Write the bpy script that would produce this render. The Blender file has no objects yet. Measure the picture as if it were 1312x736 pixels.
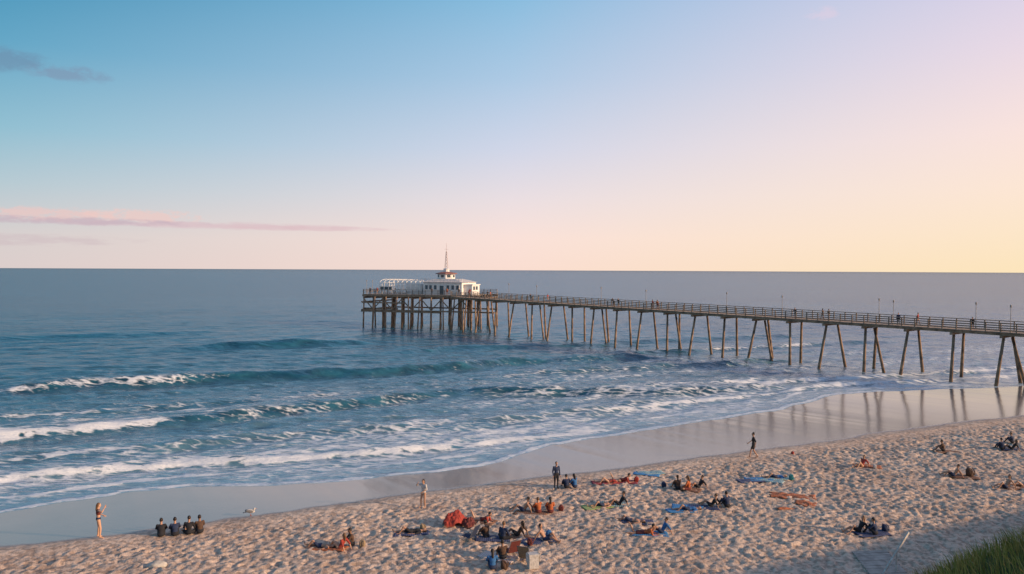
import bpy, bmesh, math, random
import numpy as np
from mathutils import Vector, Matrix

random.seed(7); rng = np.random.default_rng(7)
scene = bpy.context.scene
scene.view_settings.view_transform = 'Standard'
scene.view_settings.look = 'None'
scene.view_settings.exposure = 0
SUN_AZ, SUN_EL = math.radians(108), math.radians(15)

def lin(c):
    out = []
    for v in c:
        v = v/255.0
        out.append(v/12.92 if v <= 0.04045 else ((v+0.055)/1.055)**2.4)
    return tuple(out)+(1.0,)

# ------------------------------------------------------------------ noise
class VNoise:
    def __init__(self, seed):
        self.g = np.random.default_rng(seed).random((256, 256))
    def __call__(self, x, y):
        xi = np.floor(x).astype(int); yi = np.floor(y).astype(int)
        fx = x-xi; fy = y-yi
        fx = fx*fx*(3-2*fx); fy = fy*fy*(3-2*fy)
        g = self.g
        a = g[xi & 255, yi & 255]; b = g[(xi+1) & 255, yi & 255]
        c = g[xi & 255, (yi+1) & 255]; d = g[(xi+1) & 255, (yi+1) & 255]
        return (a*(1-fx)+b*fx)*(1-fy)+(c*(1-fx)+d*fx)*fy
def fbm(x, y, seed, octs=4, gain=0.5):
    s = 0; a = 1; tot = 0
    for o in range(octs):
        s = s+a*VNoise(seed+o)(x*2**o+17.3*o, y*2**o+5.1*o); tot += a; a *= gain
    return s/tot
def smooth(x):
    x = np.clip(x, 0, 1); return x*x*(3-2*x)

# shoreline frame: s runs along the beach, t runs out to sea
SX, SY = 0.894, 0.448
def to_st(x, y): return SX*x+SY*y, -SY*x+SX*y
def to_xy(s, t): return SX*s-SY*t, SY*s+SX*t
WL_S = [-4000, -60, -6, 3, 7, 12, 22, 27, 30, 37, 50, 62.6, 70, 76, 83, 90, 102, 140, 4000]
WL_T = [52, 52, 55.2, 57.8, 55.5, 53.6, 52.6, 54.2, 56.6, 58.3, 60, 62, 64.3, 66.8, 66, 64, 61.5, 61, 61]
def waterline(s):
    s = np.asarray(s, float)
    w = 0
    for k in (-2.5, -1.2, 0, 1.2, 2.5):
        w = w+np.interp(s+k, WL_S, WL_T)/5
    return w+(fbm(s*0.35, s*0+3.3, 40, 3)-0.5)*1.5
def base_z(x, y):
    x = np.asarray(x, float); y = np.asarray(y, float)
    s, t = to_st(x, y)
    tw = waterline(s)
    edge = 44.6
    z = np.where(t < edge, 0.95+0.010*(edge-np.clip(t, 0, edge)),
        np.where(t < tw, 0.95*(tw-t)/(tw-edge), -0.05*(t-tw)))
    z = np.maximum(z, -3.5)
    bl = 11.2*smooth((13-t)/17.0)
    md = 9.15*np.exp(-((x-14.5)**2)/205.0-((y-14)**2)/40.0)
    z = z+np.maximum(bl, md)
    return z
def gz(x, y): return float(base_z(np.array([x]), np.array([y]))[0])

# ------------------------------------------------------------------ materials
def nodes_of(m):
    m.use_nodes = True; return m.node_tree.nodes, m.node_tree.links
MATS = {}
def mat(name, col, rough=0.7, var=0.25, scale=6.0, bump=0.2, bdist=0.02, metallic=0.0, spec=0.4, col2=None):
    if name in MATS: return MATS[name]
    m = bpy.data.materials.new(name); n, l = nodes_of(m); b = n['Principled BSDF']
    tc = n.new('ShaderNodeTexCoord'); nz = n.new('ShaderNodeTexNoise')
    nz.inputs['Scale'].default_value = scale; nz.inputs['Detail'].default_value = 5
    l.new(tc.outputs['Object'], nz.inputs['Vector'])
    r = n.new('ShaderNodeValToRGB'); l.new(nz.outputs['Fac'], r.inputs['Fac'])
    c2 = col2 if col2 else tuple(c*(1-var) for c in col)
    r.color_ramp.elements[0].position = 0.35; r.color_ramp.elements[1].position = 0.65
    r.color_ramp.elements[0].color = tuple(c2)+(1,)
    r.color_ramp.elements[1].color = tuple(min(1, c*(1+var*0.4)) for c in col)+(1,)
    l.new(r.outputs['Color'], b.inputs['Base Color'])
    bp = n.new('ShaderNodeBump'); bp.inputs['Strength'].default_value = bump; bp.inputs['Distance'].default_value = bdist
    l.new(nz.outputs['Fac'], bp.inputs['Height']); l.new(bp.outputs['Normal'], b.inputs['Normal'])
    b.inputs['Roughness'].default_value = rough; b.inputs['Metallic'].default_value = metallic
    b.inputs['Specular IOR Level'].default_value = spec
    MATS[name] = m; return m

def sand_material():
    m = bpy.data.materials.new('sand'); n, l = nodes_of(m); b = n['Principled BSDF']
    tc = n.new('ShaderNodeTexCoord')
    at = n.new('ShaderNodeAttribute'); at.attribute_name = 'wet'
    ag = n.new('ShaderNodeAttribute'); ag.attribute_name = 'veg'
    n1 = n.new('ShaderNodeTexNoise'); n1.inputs['Scale'].default_value = 0.45; n1.inputs['Detail'].default_value = 6
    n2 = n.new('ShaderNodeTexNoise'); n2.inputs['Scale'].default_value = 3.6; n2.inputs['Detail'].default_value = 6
    n3 = n.new('ShaderNodeTexNoise'); n3.inputs['Scale'].default_value = 22; n3.inputs['Detail'].default_value = 3
    for k in (n1, n2, n3): l.new(tc.outputs['Object'], k.inputs['Vector'])
    r = n.new('ShaderNodeValToRGB'); l.new(n1.outputs['Fac'], r.inputs['Fac'])
    r.color_ramp.elements[0].position = .3; r.color_ramp.elements[1].position = .7
    r.color_ramp.elements[0].color = (0.56, 0.405, 0.305, 1); r.color_ramp.elements[1].color = (0.75, 0.57, 0.435, 1)
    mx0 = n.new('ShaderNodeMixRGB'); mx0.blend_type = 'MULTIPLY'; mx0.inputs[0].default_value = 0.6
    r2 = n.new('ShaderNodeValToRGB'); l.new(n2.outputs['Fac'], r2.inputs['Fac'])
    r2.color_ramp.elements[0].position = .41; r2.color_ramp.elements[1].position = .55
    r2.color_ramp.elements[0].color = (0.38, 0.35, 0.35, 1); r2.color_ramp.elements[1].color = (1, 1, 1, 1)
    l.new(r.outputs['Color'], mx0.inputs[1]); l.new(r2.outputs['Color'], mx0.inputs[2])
    mx = n.new('ShaderNodeMixRGB'); l.new(at.outputs['Fac'], mx.inputs[0])
    l.new(mx0.outputs['Color'], mx.inputs[1])
    rw = n.new('ShaderNodeValToRGB'); l.new(n1.outputs['Fac'], rw.inputs['Fac'])
    rw.color_ramp.elements[0].color = (0.17, 0.145, 0.14, 1); rw.color_ramp.elements[1].color = (0.25, 0.21, 0.195, 1)
    l.new(rw.outputs['Color'], mx.inputs[2])
    mg = n.new('ShaderNodeMixRGB'); l.new(ag.outputs['Fac'], mg.inputs[0]); l.new(mx.outputs['Color'], mg.inputs[1])
    mg.inputs[2].default_value = (0.07, 0.085, 0.03, 1)
    l.new(mg.outputs['Color'], b.inputs['Base Color'])
    mr = n.new('ShaderNodeMapRange'); l.new(at.outputs['Fac'], mr.inputs['Value'])
    mr.inputs['From Min'].default_value = 0.3; mr.inputs['To Min'].default_value = 0.95; mr.inputs['To Max'].default_value = 0.14
    l.new(mr.outputs['Result'], b.inputs['Roughness'])
    ms = n.new('ShaderNodeMapRange'); l.new(at.outputs['Fac'], ms.inputs['Value'])
    ms.inputs['To Min'].default_value = 0.1; ms.inputs['To Max'].default_value = 0.8
    l.new(ms.outputs['Result'], b.inputs['Specular IOR Level'])
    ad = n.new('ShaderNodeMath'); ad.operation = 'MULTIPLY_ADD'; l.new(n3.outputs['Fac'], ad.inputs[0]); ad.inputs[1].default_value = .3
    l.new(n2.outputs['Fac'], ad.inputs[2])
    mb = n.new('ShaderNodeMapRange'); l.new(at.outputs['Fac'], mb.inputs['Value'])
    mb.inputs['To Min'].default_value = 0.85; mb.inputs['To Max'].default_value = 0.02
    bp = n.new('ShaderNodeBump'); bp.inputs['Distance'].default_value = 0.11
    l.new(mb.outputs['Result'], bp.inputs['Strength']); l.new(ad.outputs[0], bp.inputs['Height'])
    l.new(bp.outputs['Normal'], b.inputs['Normal'])
    return m

def water_material():
    m = bpy.data.materials.new('sea_water'); n, l = nodes_of(m)
    n.remove(n['Principled BSDF']); outn = n['Material Output']
    tc = n.new('ShaderNodeTexCoord')
    mp = n.new('ShaderNodeMapping'); mp.inputs['Rotation'].default_value = (0, 0, -math.atan2(SY, SX))
    mp.inputs['Scale'].default_value = (0.36, 1, 1)
    l.new(tc.outputs['Object'], mp.inputs['Vector'])
    def noise(sc, det, vec=None):
        k = n.new('ShaderNodeTexNoise'); k.inputs['Scale'].default_value = sc; k.inputs['Detail'].default_value = det
        l.new((vec or mp).outputs[0], k.inputs['Vector']); return k
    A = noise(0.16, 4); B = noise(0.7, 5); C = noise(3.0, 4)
    prev = None
    for k, d, st in ((A, 1.3, 0.8), (B, 0.60, 0.85), (C, 0.11, 0.8)):
        bp = n.new('ShaderNodeBump'); bp.inputs['Distance'].default_value = d; bp.inputs['Strength'].default_value = st
        l.new(k.outputs['Fac'], bp.inputs['Height'])
        if prev: l.new(prev.outputs['Normal'], bp.inputs['Normal'])
        prev = bp
    fo = n.new('ShaderNodeAttribute'); fo.attribute_name = 'foam'
    sh = n.new('ShaderNodeAttribute'); sh.attribute_name = 'shallow_face_shade'
    deep = n.new('ShaderNodeValToRGB'); big = noise(0.02, 5)
    l.new(big.outputs['Fac'], deep.inputs['Fac'])
    deep.color_ramp.elements[0].position = .35; deep.color_ramp.elements[1].position = .65
    deep.color_ramp.elements[0].color = (0.008, 0.062, 0.100, 1); deep.color_ramp.elements[1].color = (0.016, 0.100, 0.146, 1)
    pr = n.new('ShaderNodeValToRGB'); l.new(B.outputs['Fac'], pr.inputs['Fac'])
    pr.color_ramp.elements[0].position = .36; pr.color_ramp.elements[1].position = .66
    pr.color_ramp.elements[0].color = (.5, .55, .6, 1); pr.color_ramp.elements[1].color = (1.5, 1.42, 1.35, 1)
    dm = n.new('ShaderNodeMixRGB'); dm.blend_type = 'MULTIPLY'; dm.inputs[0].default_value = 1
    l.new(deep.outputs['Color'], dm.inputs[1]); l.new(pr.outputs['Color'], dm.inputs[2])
    mx = n.new('ShaderNodeMixRGB'); l.new(sh.outputs['Fac'], mx.inputs[0]); l.new(dm.outputs['Color'], mx.inputs[1])
    mx.inputs[2].default_value = (0.20, 0.325, 0.40, 1)
    vo = n.new('ShaderNodeTexVoronoi'); vo.feature = 'DISTANCE_TO_EDGE'; vo.inputs['Scale'].default_value = 1.5
    dn = noise(1.2, 4)
    va = n.new('ShaderNodeMixRGB'); va.blend_type = 'ADD'; va.inputs[0].default_value = 1.2
    l.new(mp.outputs[0], va.inputs[1]); l.new(dn.outputs['Color'], va.inputs[2]); l.new(va.outputs[0], vo.inputs['Vector'])
    fn = noise(2.4, 7)
    m1 = n.new('ShaderNodeMath'); m1.operation = 'MULTIPLY_ADD'; l.new(vo.outputs['Distance'], m1.inputs[0]); m1.inputs[1].default_value = -1.1
    l.new(fn.outputs['Fac'], m1.inputs[2])
    m2 = n.new('ShaderNodeMath'); m2.operation = 'ADD'; l.new(m1.outputs[0], m2.inputs[0]); l.new(fo.outputs['Fac'], m2.inputs[1])
    mr = n.new('ShaderNodeMapRange'); mr.interpolation_type = 'SMOOTHSTEP'
    l.new(m2.outputs[0], mr.inputs['Value']); mr.inputs['From Min'].default_value = 0.66; mr.inputs['From Max'].default_value = 1.06
    mr.inputs['To Max'].default_value = 0.92
    mf = n.new('ShaderNodeMixRGB'); l.new(mr.outputs[0], mf.inputs[0]); l.new(mx.outputs['Color'], mf.inputs[1])
    mf.inputs[2].default_value = (0.70, 0.72, 0.74, 1)
    fb = n.new('ShaderNodeBump'); fb.inputs['Distance'].default_value = 0.08; fb.inputs['Strength'].default_value = 0.6
    l.new(mr.outputs[0], fb.inputs['Height']); l.new(prev.outputs['Normal'], fb.inputs['Normal'])
    df = n.new('ShaderNodeBsdfDiffuse'); l.new(mf.outputs[0], df.inputs['Color']); l.new(fb.outputs['Normal'], df.inputs['Normal'])
    gl = n.new('ShaderNodeBsdfGlossy'); gl.inputs['Roughness'].default_value = .17; l.new(prev.outputs['Normal'], gl.inputs['Normal'])
    gl.inputs['Color'].default_value = (.97, .97, 1, 1)
    fr = n.new('ShaderNodeFresnel'); fr.inputs['IOR'].default_value = 1.33; l.new(prev.outputs['Normal'], fr.inputs['Normal'])
    fc = n.new('ShaderNodeFloatCurve'); cu = fc.mapping.curves[0]
    cu.points[0].location = (0, 0); cu.points[1].location = (1, .21)
    for p in ((.12, .17), (.35, .52), (.6, .44)): cu.points.new(*p)
    fc.mapping.update(); l.new(fr.outputs[0], fc.inputs['Value'])
    inv = n.new('ShaderNodeMath'); inv.operation = 'SUBTRACT'; inv.inputs[0].default_value = 1; l.new(mr.outputs[0], inv.inputs[1])
    fm = n.new('ShaderNodeMath'); fm.operation = 'MULTIPLY'; l.new(fc.outputs[0], fm.inputs[0]); l.new(inv.outputs[0], fm.inputs[1])
    ms = n.new('ShaderNodeMixShader'); l.new(fm.outputs[0], ms.inputs[0]); l.new(df.outputs[0], ms.inputs[1]); l.new(gl.outputs[0], ms.inputs[2])
    l.new(ms.outputs[0], outn.inputs['Surface'])
    return m

# ------------------------------------------------------------------ mesh helpers
def link(o):
    scene.collection.objects.link(o); return o
def empty(name, loc=(0, 0, 0)):
    e = bpy.data.objects.new(name, None); e.location = loc; e.empty_display_size = .3; return link(e)
def grid_mesh(name, sa, ta, zf, attrs, material):
    S, T = np.meshgrid(sa, ta, indexing='ij')
    X, Y = to_xy(S, T)
    Z, at = zf(S, T, X, Y)
    ns, nt = S.shape
    co = np.stack([X, Y, Z], -1).reshape(-1, 3).astype(np.float32)
    idx = np.arange(ns*nt).reshape(ns, nt)
    q = np.stack([idx[:-1, :-1], idx[1:, :-1], idx[1:, 1:], idx[:-1, 1:]], -1).reshape(-1, 4)
    me = bpy.data.meshes.new(name)
    me.vertices.add(len(co)); me.vertices.foreach_set('co', co.ravel())
    me.loops.add(q.size); me.loops.foreach_set('vertex_index', q.ravel().astype(np.int32))
    me.polygons.add(len(q)); me.polygons.foreach_set('loop_start', np.arange(0, q.size, 4, dtype=np.int32))
    me.polygons.foreach_set('loop_total', np.full(len(q), 4, dtype=np.int32))
    me.update(calc_edges=True)
    for k in attrs:
        a = me.attributes.new(k, 'FLOAT', 'POINT'); a.data.foreach_set('value', at[k].ravel().astype(np.float32))
    me.polygons.foreach_set('use_smooth', np.ones(len(q), dtype=bool))
    me.materials.append(material)
    return link(bpy.data.objects.new(name, me))
def graded(a, b, step, lo, hi, r):
    core = list(np.arange(a, b, step)); out = []; x = a; st = step
    while x > lo: st *= r; x -= st; out.append(x)
    out = out[::-1]+core; x = core[-1]; st = step
    while x < hi: st *= r; x += st; out.append(x)
    return np.array(out)

class MB:
    """collects boxes / tubes into one mesh"""
    def __init__(s): s.v = []; s.f = []; s.m = []
    def _add(s, vs, fs, mi):
        o = len(s.v); s.v += [tuple(v) for v in vs]; s.f += [tuple(i+o for i in f) for f in fs]; s.m += [mi]*len(fs)
    def beam(s, p0, p1, w, h, mi=0, up=(0, 0, 1)):
        p0 = Vector(p0); p1 = Vector(p1); d = (p1-p0).normalized(); up = Vector(up)
        if abs(d.dot(up)) > .98: up = Vector((0.752, 0.659, 0))
        r = d.cross(up).normalized(); u = r.cross(d).normalized()
        vs = [p+r*(a*w/2)+u*(b*h/2) for p in (p0, p1) for a, b in ((-1, -1), (1, -1), (1, 1), (-1, 1))]
        s._add(vs, [(0, 1, 2, 3), (7, 6, 5, 4), (0, 4, 5, 1), (1, 5, 6, 2), (2, 6, 7, 3), (3, 7, 4, 0)], mi)
    def tube(s, p0, p1, r0, r1=None, n=8, mi=0):
        if r1 is None: r1 = r0
        p0 = Vector(p0); p1 = Vector(p1); d = (p1-p0).normalized()
        a = Vector((1, 0, 0)) if abs(d.x) < .8 else Vector((0, 1, 0))
        r = d.cross(a).normalized(); u = r.cross(d)
        vs = []
        for p, rr in ((p0, r0), (p1, r1)):
            for i in range(n):
                t = 2*math.pi*i/n; vs.append(p+r*math.cos(t)*rr+u*math.sin(t)*rr)
        fs = [(i, (i+1) % n, n+(i+1) % n, n+i) for i in range(n)]+[tuple(range(n))[::-1], tuple(range(n, 2*n))]
        s._add(vs, fs, mi)
    def poly(s, vs, fs, mi=0): s._add(vs, fs, mi)
    def ell(s, c, r, M=None, n=10, k=7, mi=0, zmin=-1.0):
        c = Vector(c); vs = []; fs = []
        for j in range(k+1):
            ph = -math.pi/2+math.pi*j/k
            for i in range(n):
                t = 2*math.pi*i/n
                z = max(math.sin(ph), zmin)
                q = Vector((math.cos(ph)*math.cos(t)*r[0], math.cos(ph)*math.sin(t)*r[1], z*r[2]))
                vs.append(c+((M @ q) if M else q))
        for j in range(k):
            for i in range(n):
                fs.append((j*n+i, j*n+(i+1) % n, (j+1)*n+(i+1) % n, (j+1)*n+i))
        s._add(vs, fs, mi)
    def build(s, name, mats, parent=None, smoothsh=False, bevel=0, loc=None, rz=0):
        me = bpy.data.meshes.new(name); me.from_pydata(s.v, [], s.f); me.update()
        for m in mats: me.materials.append(m)
        me.polygons.foreach_set('material_index', s.m)
        if smoothsh: me.polygons.foreach_set('use_smooth', [True]*len(me.polygons))
        o = link(bpy.data.objects.new(name, me))
        if bevel:
            b = o.modifiers.new('bevel', 'BEVEL'); b.width = bevel; b.segments = 2
        if loc: o.location = loc
        o.rotation_euler[2] = rz
        if parent: o.parent = parent
        return o

# ------------------------------------------------------------------ people
SK = [(0.58, 0.33, 0.21), (0.46, 0.25, 0.16), (0.28, 0.15, 0.09)]
COL = {'black': (.022, .022, .027), 'navy': (.025, .04, .09), 'white': (.58, .54, .50), 'red': (.36, .05, .035), 'orange': (.46, .12, .04),
       'maroon': (.15, .035, .03), 'blue': (.04, .15, .36), 'grey': (.18, .18, .19), 'teal': (.03, .22, .24), 'khaki': (.32, .23, .14), 'brown': (.10, .055, .035)}
def cmat(k):
    if k == 'skin0': return mat('skin_light', SK[0], .55, .1, 9, .05)
    if k == 'skin1': return mat('skin_tan', SK[1], .55, .1, 9, .05)
    if k == 'skin2': return mat('skin_brown', SK[2], .55, .1, 9, .05)
    if k == 'hair': return mat('hair_dark', (.025, .016, .012), .5, .3, 60, .4)
    if k == 'hairb': return mat('hair_brown', (.16, .085, .04), .5, .3, 60, .4)
    if k == 'eye': return mat('eye_dark', (.01, .01, .01), .3)
    return mat('cloth_'+k, COL[k], .85, .25, 14, .3, .01)
V = Vector
def pose(kind):
    P = {}
    def both(n, x, y, z): P[n+'L'] = V((-x, y, z)); P[n+'R'] = V((x, y, z))
    P['face'] = V((0, 1, 0)); P['front'] = V((0, 1, 0))
    if kind in ('stand', 'walk', 'armup', 'lean'):
        P['pelvis'] = V((0, 0, .95)); P['chest'] = V((0, 0, 1.27)); P['neck'] = V((0, 0, 1.47)); P['head'] = V((0, .02, 1.63))
        both('sh', .175, 0, 1.41); both('el', .23, -.03, 1.13); both('ha', .235, .07, .88)
        both('hip', .09, 0, .92); both('kn', .10, .02, .50); both('an', .11, -.02, .08); both('toe', .13, .15, .035)
        if kind == 'walk':
            P['knL'] = V((-.09, .17, .53)); P['anL'] = V((-.09, .24, .10)); P['toeL'] = V((-.10, .40, .06))
            P['knR'] = V((.09, -.03, .50)); P['anR'] = V((.09, -.28, .12)); P['toeR'] = V((.10, -.13, .035))
            P['elL'] = V((-.23, -.14, 1.16)); P['haL'] = V((-.22, -.10, .90)); P['elR'] = V((.23, .08, 1.15)); P['haR'] = V((.20, .28, 1.0))
        if kind == 'armup':
            P['elR'] = V((.40, .14, 1.36)); P['haR'] = V((.22, .26, 1.52)); P['elL'] = V((-.27, .04, 1.15)); P['haL'] = V((-.16, .22, 1.06))
            P['knR'] = V((.12, .08, .50)); P['anR'] = V((.15, .05, .08)); P['toeR'] = V((.2, .2, .035))
        if kind == 'lean':
            P['chest'] = V((0, .10, 1.25)); P['neck'] = V((0, .18, 1.43)); P['head'] = V((0, .25, 1.57))
            both('sh', .175, .15, 1.38); both('el', .24, .26, 1.12); both('ha', .12, .46, 1.12)
    elif kind == 'sit':
        P['pelvis'] = V((0, 0, .13)); P['chest'] = V((0, .05, .44)); P['neck'] = V((0, .10, .63)); P['head'] = V((0, .14, .79))
        both('sh', .175, .09, .57); both('el', .24, .24, .37); both('ha', .07, .42, .34)
        both('hip', .09, .03, .13); both('kn', .14, .34, .43); both('an', .11, .58, .08); both('toe', .12, .74, .03)
    elif kind == 'recline':
        P['pelvis'] = V((0, 0, .12)); P['chest'] = V((0, -.17, .40)); P['neck'] = V((0, -.26, .58)); P['head'] = V((0, -.25, .75))
        both('sh', .175, -.23, .53); both('el', .25, -.40, .30); both('ha', .25, -.50, .05)
        both('hip', .09, .03, .12); both('kn', .12, .40, .29); both('an', .13, .80, .08); both('toe', .15, .86, .2)
        P['knL'] = V((-.12, .33, .42)); P['anL'] = V((-.12, .60, .08)); P['toeL'] = V((-.13, .77, .03))
    elif kind == 'cross':
        P['pelvis'] = V((0, 0, .13)); P['chest'] = V((0, .03, .45)); P['neck'] = V((0, .06, .65)); P['head'] = V((0, .10, .81))
        both('sh', .175, .05, .58); both('el', .26, .12, .34); both('ha', .20, .34, .22)
        both('hip', .09, .03, .13); both('kn', .36, .26, .17); both('an', -.08, .36, .08); both('toe', -.2, .40, .06)
    elif kind == 'lie':
        P['front'] = V((0, 0, 1)); P['face'] = V((0, 0, 1))
        P['pelvis'] = V((0, 0, .13)); P['chest'] = V((0, -.32, .13)); P['neck'] = V((0, -.52, .12)); P['head'] = V((0, -.68, .13))
        both('sh', .175, -.46, .11); both('el', .30, -.22, .07); both('ha', .27, .03, .06)
        both('hip', .09, .03, .11); both('kn', .12, .45, .11); both('an', .14, .87, .07); both('toe', .17, .92, .2)
        P['knL'] = V((-.12, .36, .38)); P['anL'] = V((-.12, .60, .07)); P['toeL'] = V((-.12, .76, .03))
    elif kind == 'prone':
        P['front'] = V((0, 0, -1)); P['face'] = V((0, -1, 0))
        P['pelvis'] = V((0, 0, .13)); P['chest'] = V((0, -.30, .20)); P['neck'] = V((0, -.45, .33)); P['head'] = V((0, -.53, .47))
        both('sh', .175, -.40, .28); both('el', .21, -.50, .05); both('ha', .10, -.72, .05)
        both('hip', .09, .03, .12); both('kn', .11, .45, .08); both('an', .11, .80, .08); both('toe', .11, .93, .03)
        P['anR'] = V((.11, .62, .46)); P['toeR'] = V((.11, .70, .56))
    return P

OUT = {
 'dark': dict(chest='black', waist='black', uparm='black', foarm='skin1', pelvis='black', thigh='black', shin='skin1', foot='skin1'),
 'darkfull': dict(chest='navy', waist='navy', uparm='navy', foarm='navy', pelvis='black', thigh='black', shin='black', foot='black'),
 'bikini': dict(chest='maroon', waist='skin0', uparm='skin0', foarm='skin0', pelvis='navy', thigh='skin0', shin='skin0', foot='skin0'),
 'white': dict(chest='white', waist='white', uparm='white', foarm='skin1', pelvis='white', thigh='skin1', shin='skin1', foot='skin1'),
 'trunks': dict(chest='skin1', waist='skin1', uparm='skin1', foarm='skin1', pelvis='navy', thigh='navy', shin='skin1', foot='skin1'),
 'redtop': dict(chest='red', waist='red', uparm='red', foarm='skin0', pelvis='maroon', thigh='skin0', shin='skin0', foot='skin0'),
 'orange': dict(chest='orange', waist='orange', uparm='orange', foarm='orange', pelvis='maroon', thigh='maroon', shin='skin1', foot='skin1'),
 'blue': dict(chest='blue', waist='blue', uparm='blue', foarm='skin1', pelvis='navy', thigh='navy', shin='skin1', foot='skin1'),
 'brown': dict(chest='brown', waist='brown', uparm='brown', foarm='skin2', pelvis='black', thigh='black', shin='skin2', foot='skin2'),
}
CACHE = {}
def person(name, x, y, kind, outfit, yaw=0.0, h=1.75, hair='hair', longhair=False, z=None, female=False):
    sc = h/1.75
    key = (kind, outfit, hair, longhair, female)
    if key not in CACHE: CACHE[key] = person_mesh(name, kind, outfit, hair, longhair, female)
    ob = link(bpy.data.objects.new(name, CACHE[key]))
    ob.location = (x, y, (gz(x, y)+0.01) if z is None else z); ob.rotation_euler[2] = yaw; ob.scale = (sc, sc, sc)
    return ob
def person_mesh(name, kind, outfit, hair, longhair, female):
    P = pose(kind); oc = OUT[outfit]
    prims = []
    def cap(a, b, r0, r1, lab): prims.append(('c', P[a], P[b], r0, r1, lab))
    def ell(c, r, up, lab):
        up = up.normalized(); rt = V((1, 0, 0)); fr = up.cross(rt).normalized()
        M = Matrix((rt, fr, up)).transposed()
        prims.append(('e', c, r, M, lab))
    up = (P['chest']-P['pelvis']).normalized()
    up2 = (P['neck']-P['chest']).normalized()
    cw = .15 if female else .165
    ell(P['pelvis']+up*.01, V((.165, .115, .125)), up, oc['pelvis'])
    ell((P['pelvis']+P['chest'])/2, V((.128, .095, .15)), up, oc['waist'])
    ell(P['chest'], V((cw, .115, .17)), up2, oc['chest'])
    prims.append(('c', P['shL'].lerp(P['chest'], .15), P['shR'].lerp(P['chest'], .15), .062, .062, oc['chest']))
    sk = 'skin0' if outfit == 'bikini' else ('skin2' if outfit == 'brown' else 'skin1')
    prims.append(('c', P['neck']-up2*.05, P['head'], .056, .05, sk))
    hu = (P['head']-P['neck']).normalized(); fc = (P['face']-hu*P['face'].dot(hu)).normalized()
    ell(P['head']+fc*.008, V((.073, .092, .112)), hu, sk)
    prims.append(('c', P['head']-hu*.07+fc*.035, P['head']-hu*.085+fc*.055, .045, .035, sk))
    prims.append(('c', P['head']+fc*.09-hu*.01, P['head']+fc*.108-hu*.028, .010, .016, sk))
    for sd in (-1, 1):
        prims.append(('c', P['head']+V((sd*.076, 0, 0))+hu*.015, P['head']+V((sd*.078, 0, 0))-hu*.02, .016, .012, sk))
    ell(P['head']-fc*.022+hu*.028, V((.083, .092, .103)), hu, hair)
    if longhair:
        prims.append(('c', P['head']-fc*.06, P['neck']-fc*.09-up2*.08, .07, .045, hair))
    for S in 'LR':
        e = .012 if oc['uparm'][:4] != 'skin' else 0
        cap('sh'+S, 'el'+S, .052+e, .040+e, oc['uparm'])
        e = .010 if oc['foarm'][:4] != 'skin' else 0
        cap('el'+S, 'ha'+S, .040+e, .026+e, oc['foarm'])
        e = .014 if oc['thigh'][:4] != 'skin' else 0
        mid = P['hip'+S].lerp(P['kn'+S], .62)
        if oc['thigh'][:4] != 'skin' and oc['shin'][:4] == 'skin':
            prims.append(('c', P['hip'+S], mid, .092, .076, oc['thigh'])); prims.append(('c', mid, P['kn'+S], .062, .052, oc['shin']))
        else:
            cap('hip'+S, 'kn'+S, .088+e, .055+e, oc['thigh'])
        mid2 = P['kn'+S].lerp(P['an'+S], .35)
        prims.append(('c', P['kn'+S], mid2, .052, .056, oc['shin'])); prims.append(('c', mid2, P['an'+S], .056, .036, oc['shin']))
        heel = P['an'+S]-(P['toe'+S]-P['an'+S]).normalized()*.04
        prims.append(('c', heel, P['toe'+S], .037, .030, oc['foot']))
        d = (P['ha'+S]-P['el'+S]).normalized()
        prims.append(('c', P['ha'+S], P['ha'+S]+d*.07, .028, .032, sk))
    bm = bmesh.new()
    for p in prims:
        if p[0] == 'c':
            a, b = p[1], p[2]; L = (b-a).length
            for c, r in ((a, p[3]), (b, p[4])):
                bmesh.ops.create_icosphere(bm, subdivisions=2, radius=r, matrix=Matrix.Translation(c))
            if L > 1e-4:
                q = (b-a).to_track_quat('Z', 'Y').to_matrix().to_4x4()
                bmesh.ops.create_cone(bm, cap_ends=True, segments=12, radius1=p[3], radius2=p[4], depth=L, matrix=Matrix.Translation((a+b)/2) @ q)
        else:
            bmesh.ops.create_icosphere(bm, subdivisions=3, radius=1, matrix=Matrix.Translation(p[1]) @ p[3].to_4x4() @ Matrix.Diagonal((p[2].x, p[2].y, p[2].z, 1)))
    me = bpy.data.meshes.new('tmp'); bm.to_mesh(me); bm.free()
    o = link(bpy.data.objects.new('tmp', me))
    r = o.modifiers.new('r', 'REMESH'); r.mode = 'VOXEL'; r.voxel_size = 0.022
    s_ = o.modifiers.new('s', 'SMOOTH'); s_.iterations = 2; s_.factor = .5
    dg = bpy.context.evaluated_depsgraph_get()
    m2 = bpy.data.meshes.new_from_object(o.evaluated_get(dg))
    bpy.data.objects.remove(o); bpy.data.meshes.remove(me)
    nf = len(m2.polygons); ctr = np.zeros(nf*3); m2.polygons.foreach_get('center', ctr); ctr = ctr.reshape(-1, 3)
    best = np.full(nf, 1e9); lab = np.zeros(nf, int); keys = []
    for p in prims:
        if p[0] == 'c':
            a = np.array(p[1]); b = np.array(p[2]); ab = b-a; L2 = max(ab.dot(ab), 1e-9)
            t = np.clip(((ctr-a) @ ab)/L2, 0, 1); d = np.linalg.norm(ctr-(a+t[:, None]*ab), axis=1)-(p[3]+(p[4]-p[3])*t)
        else:
            M = np.array(p[3]); q = (ctr-np.array(p[1])) @ M; rr = np.array(p[2])
            k = np.linalg.norm(q/rr, axis=1); d = (k-1)*np.linalg.norm(q, axis=1)/np.maximum(k, 1e-6)
        if p[-1] not in keys: keys.append(p[-1])
        u = d < best; best[u] = d[u]; lab[u] = keys.index(p[-1])
    bm = bmesh.new(); bm.from_mesh(m2); bm.faces.ensure_lookup_table()
    for f in bm.faces: f.material_index = int(lab[f.index]); f.smooth = True
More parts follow.
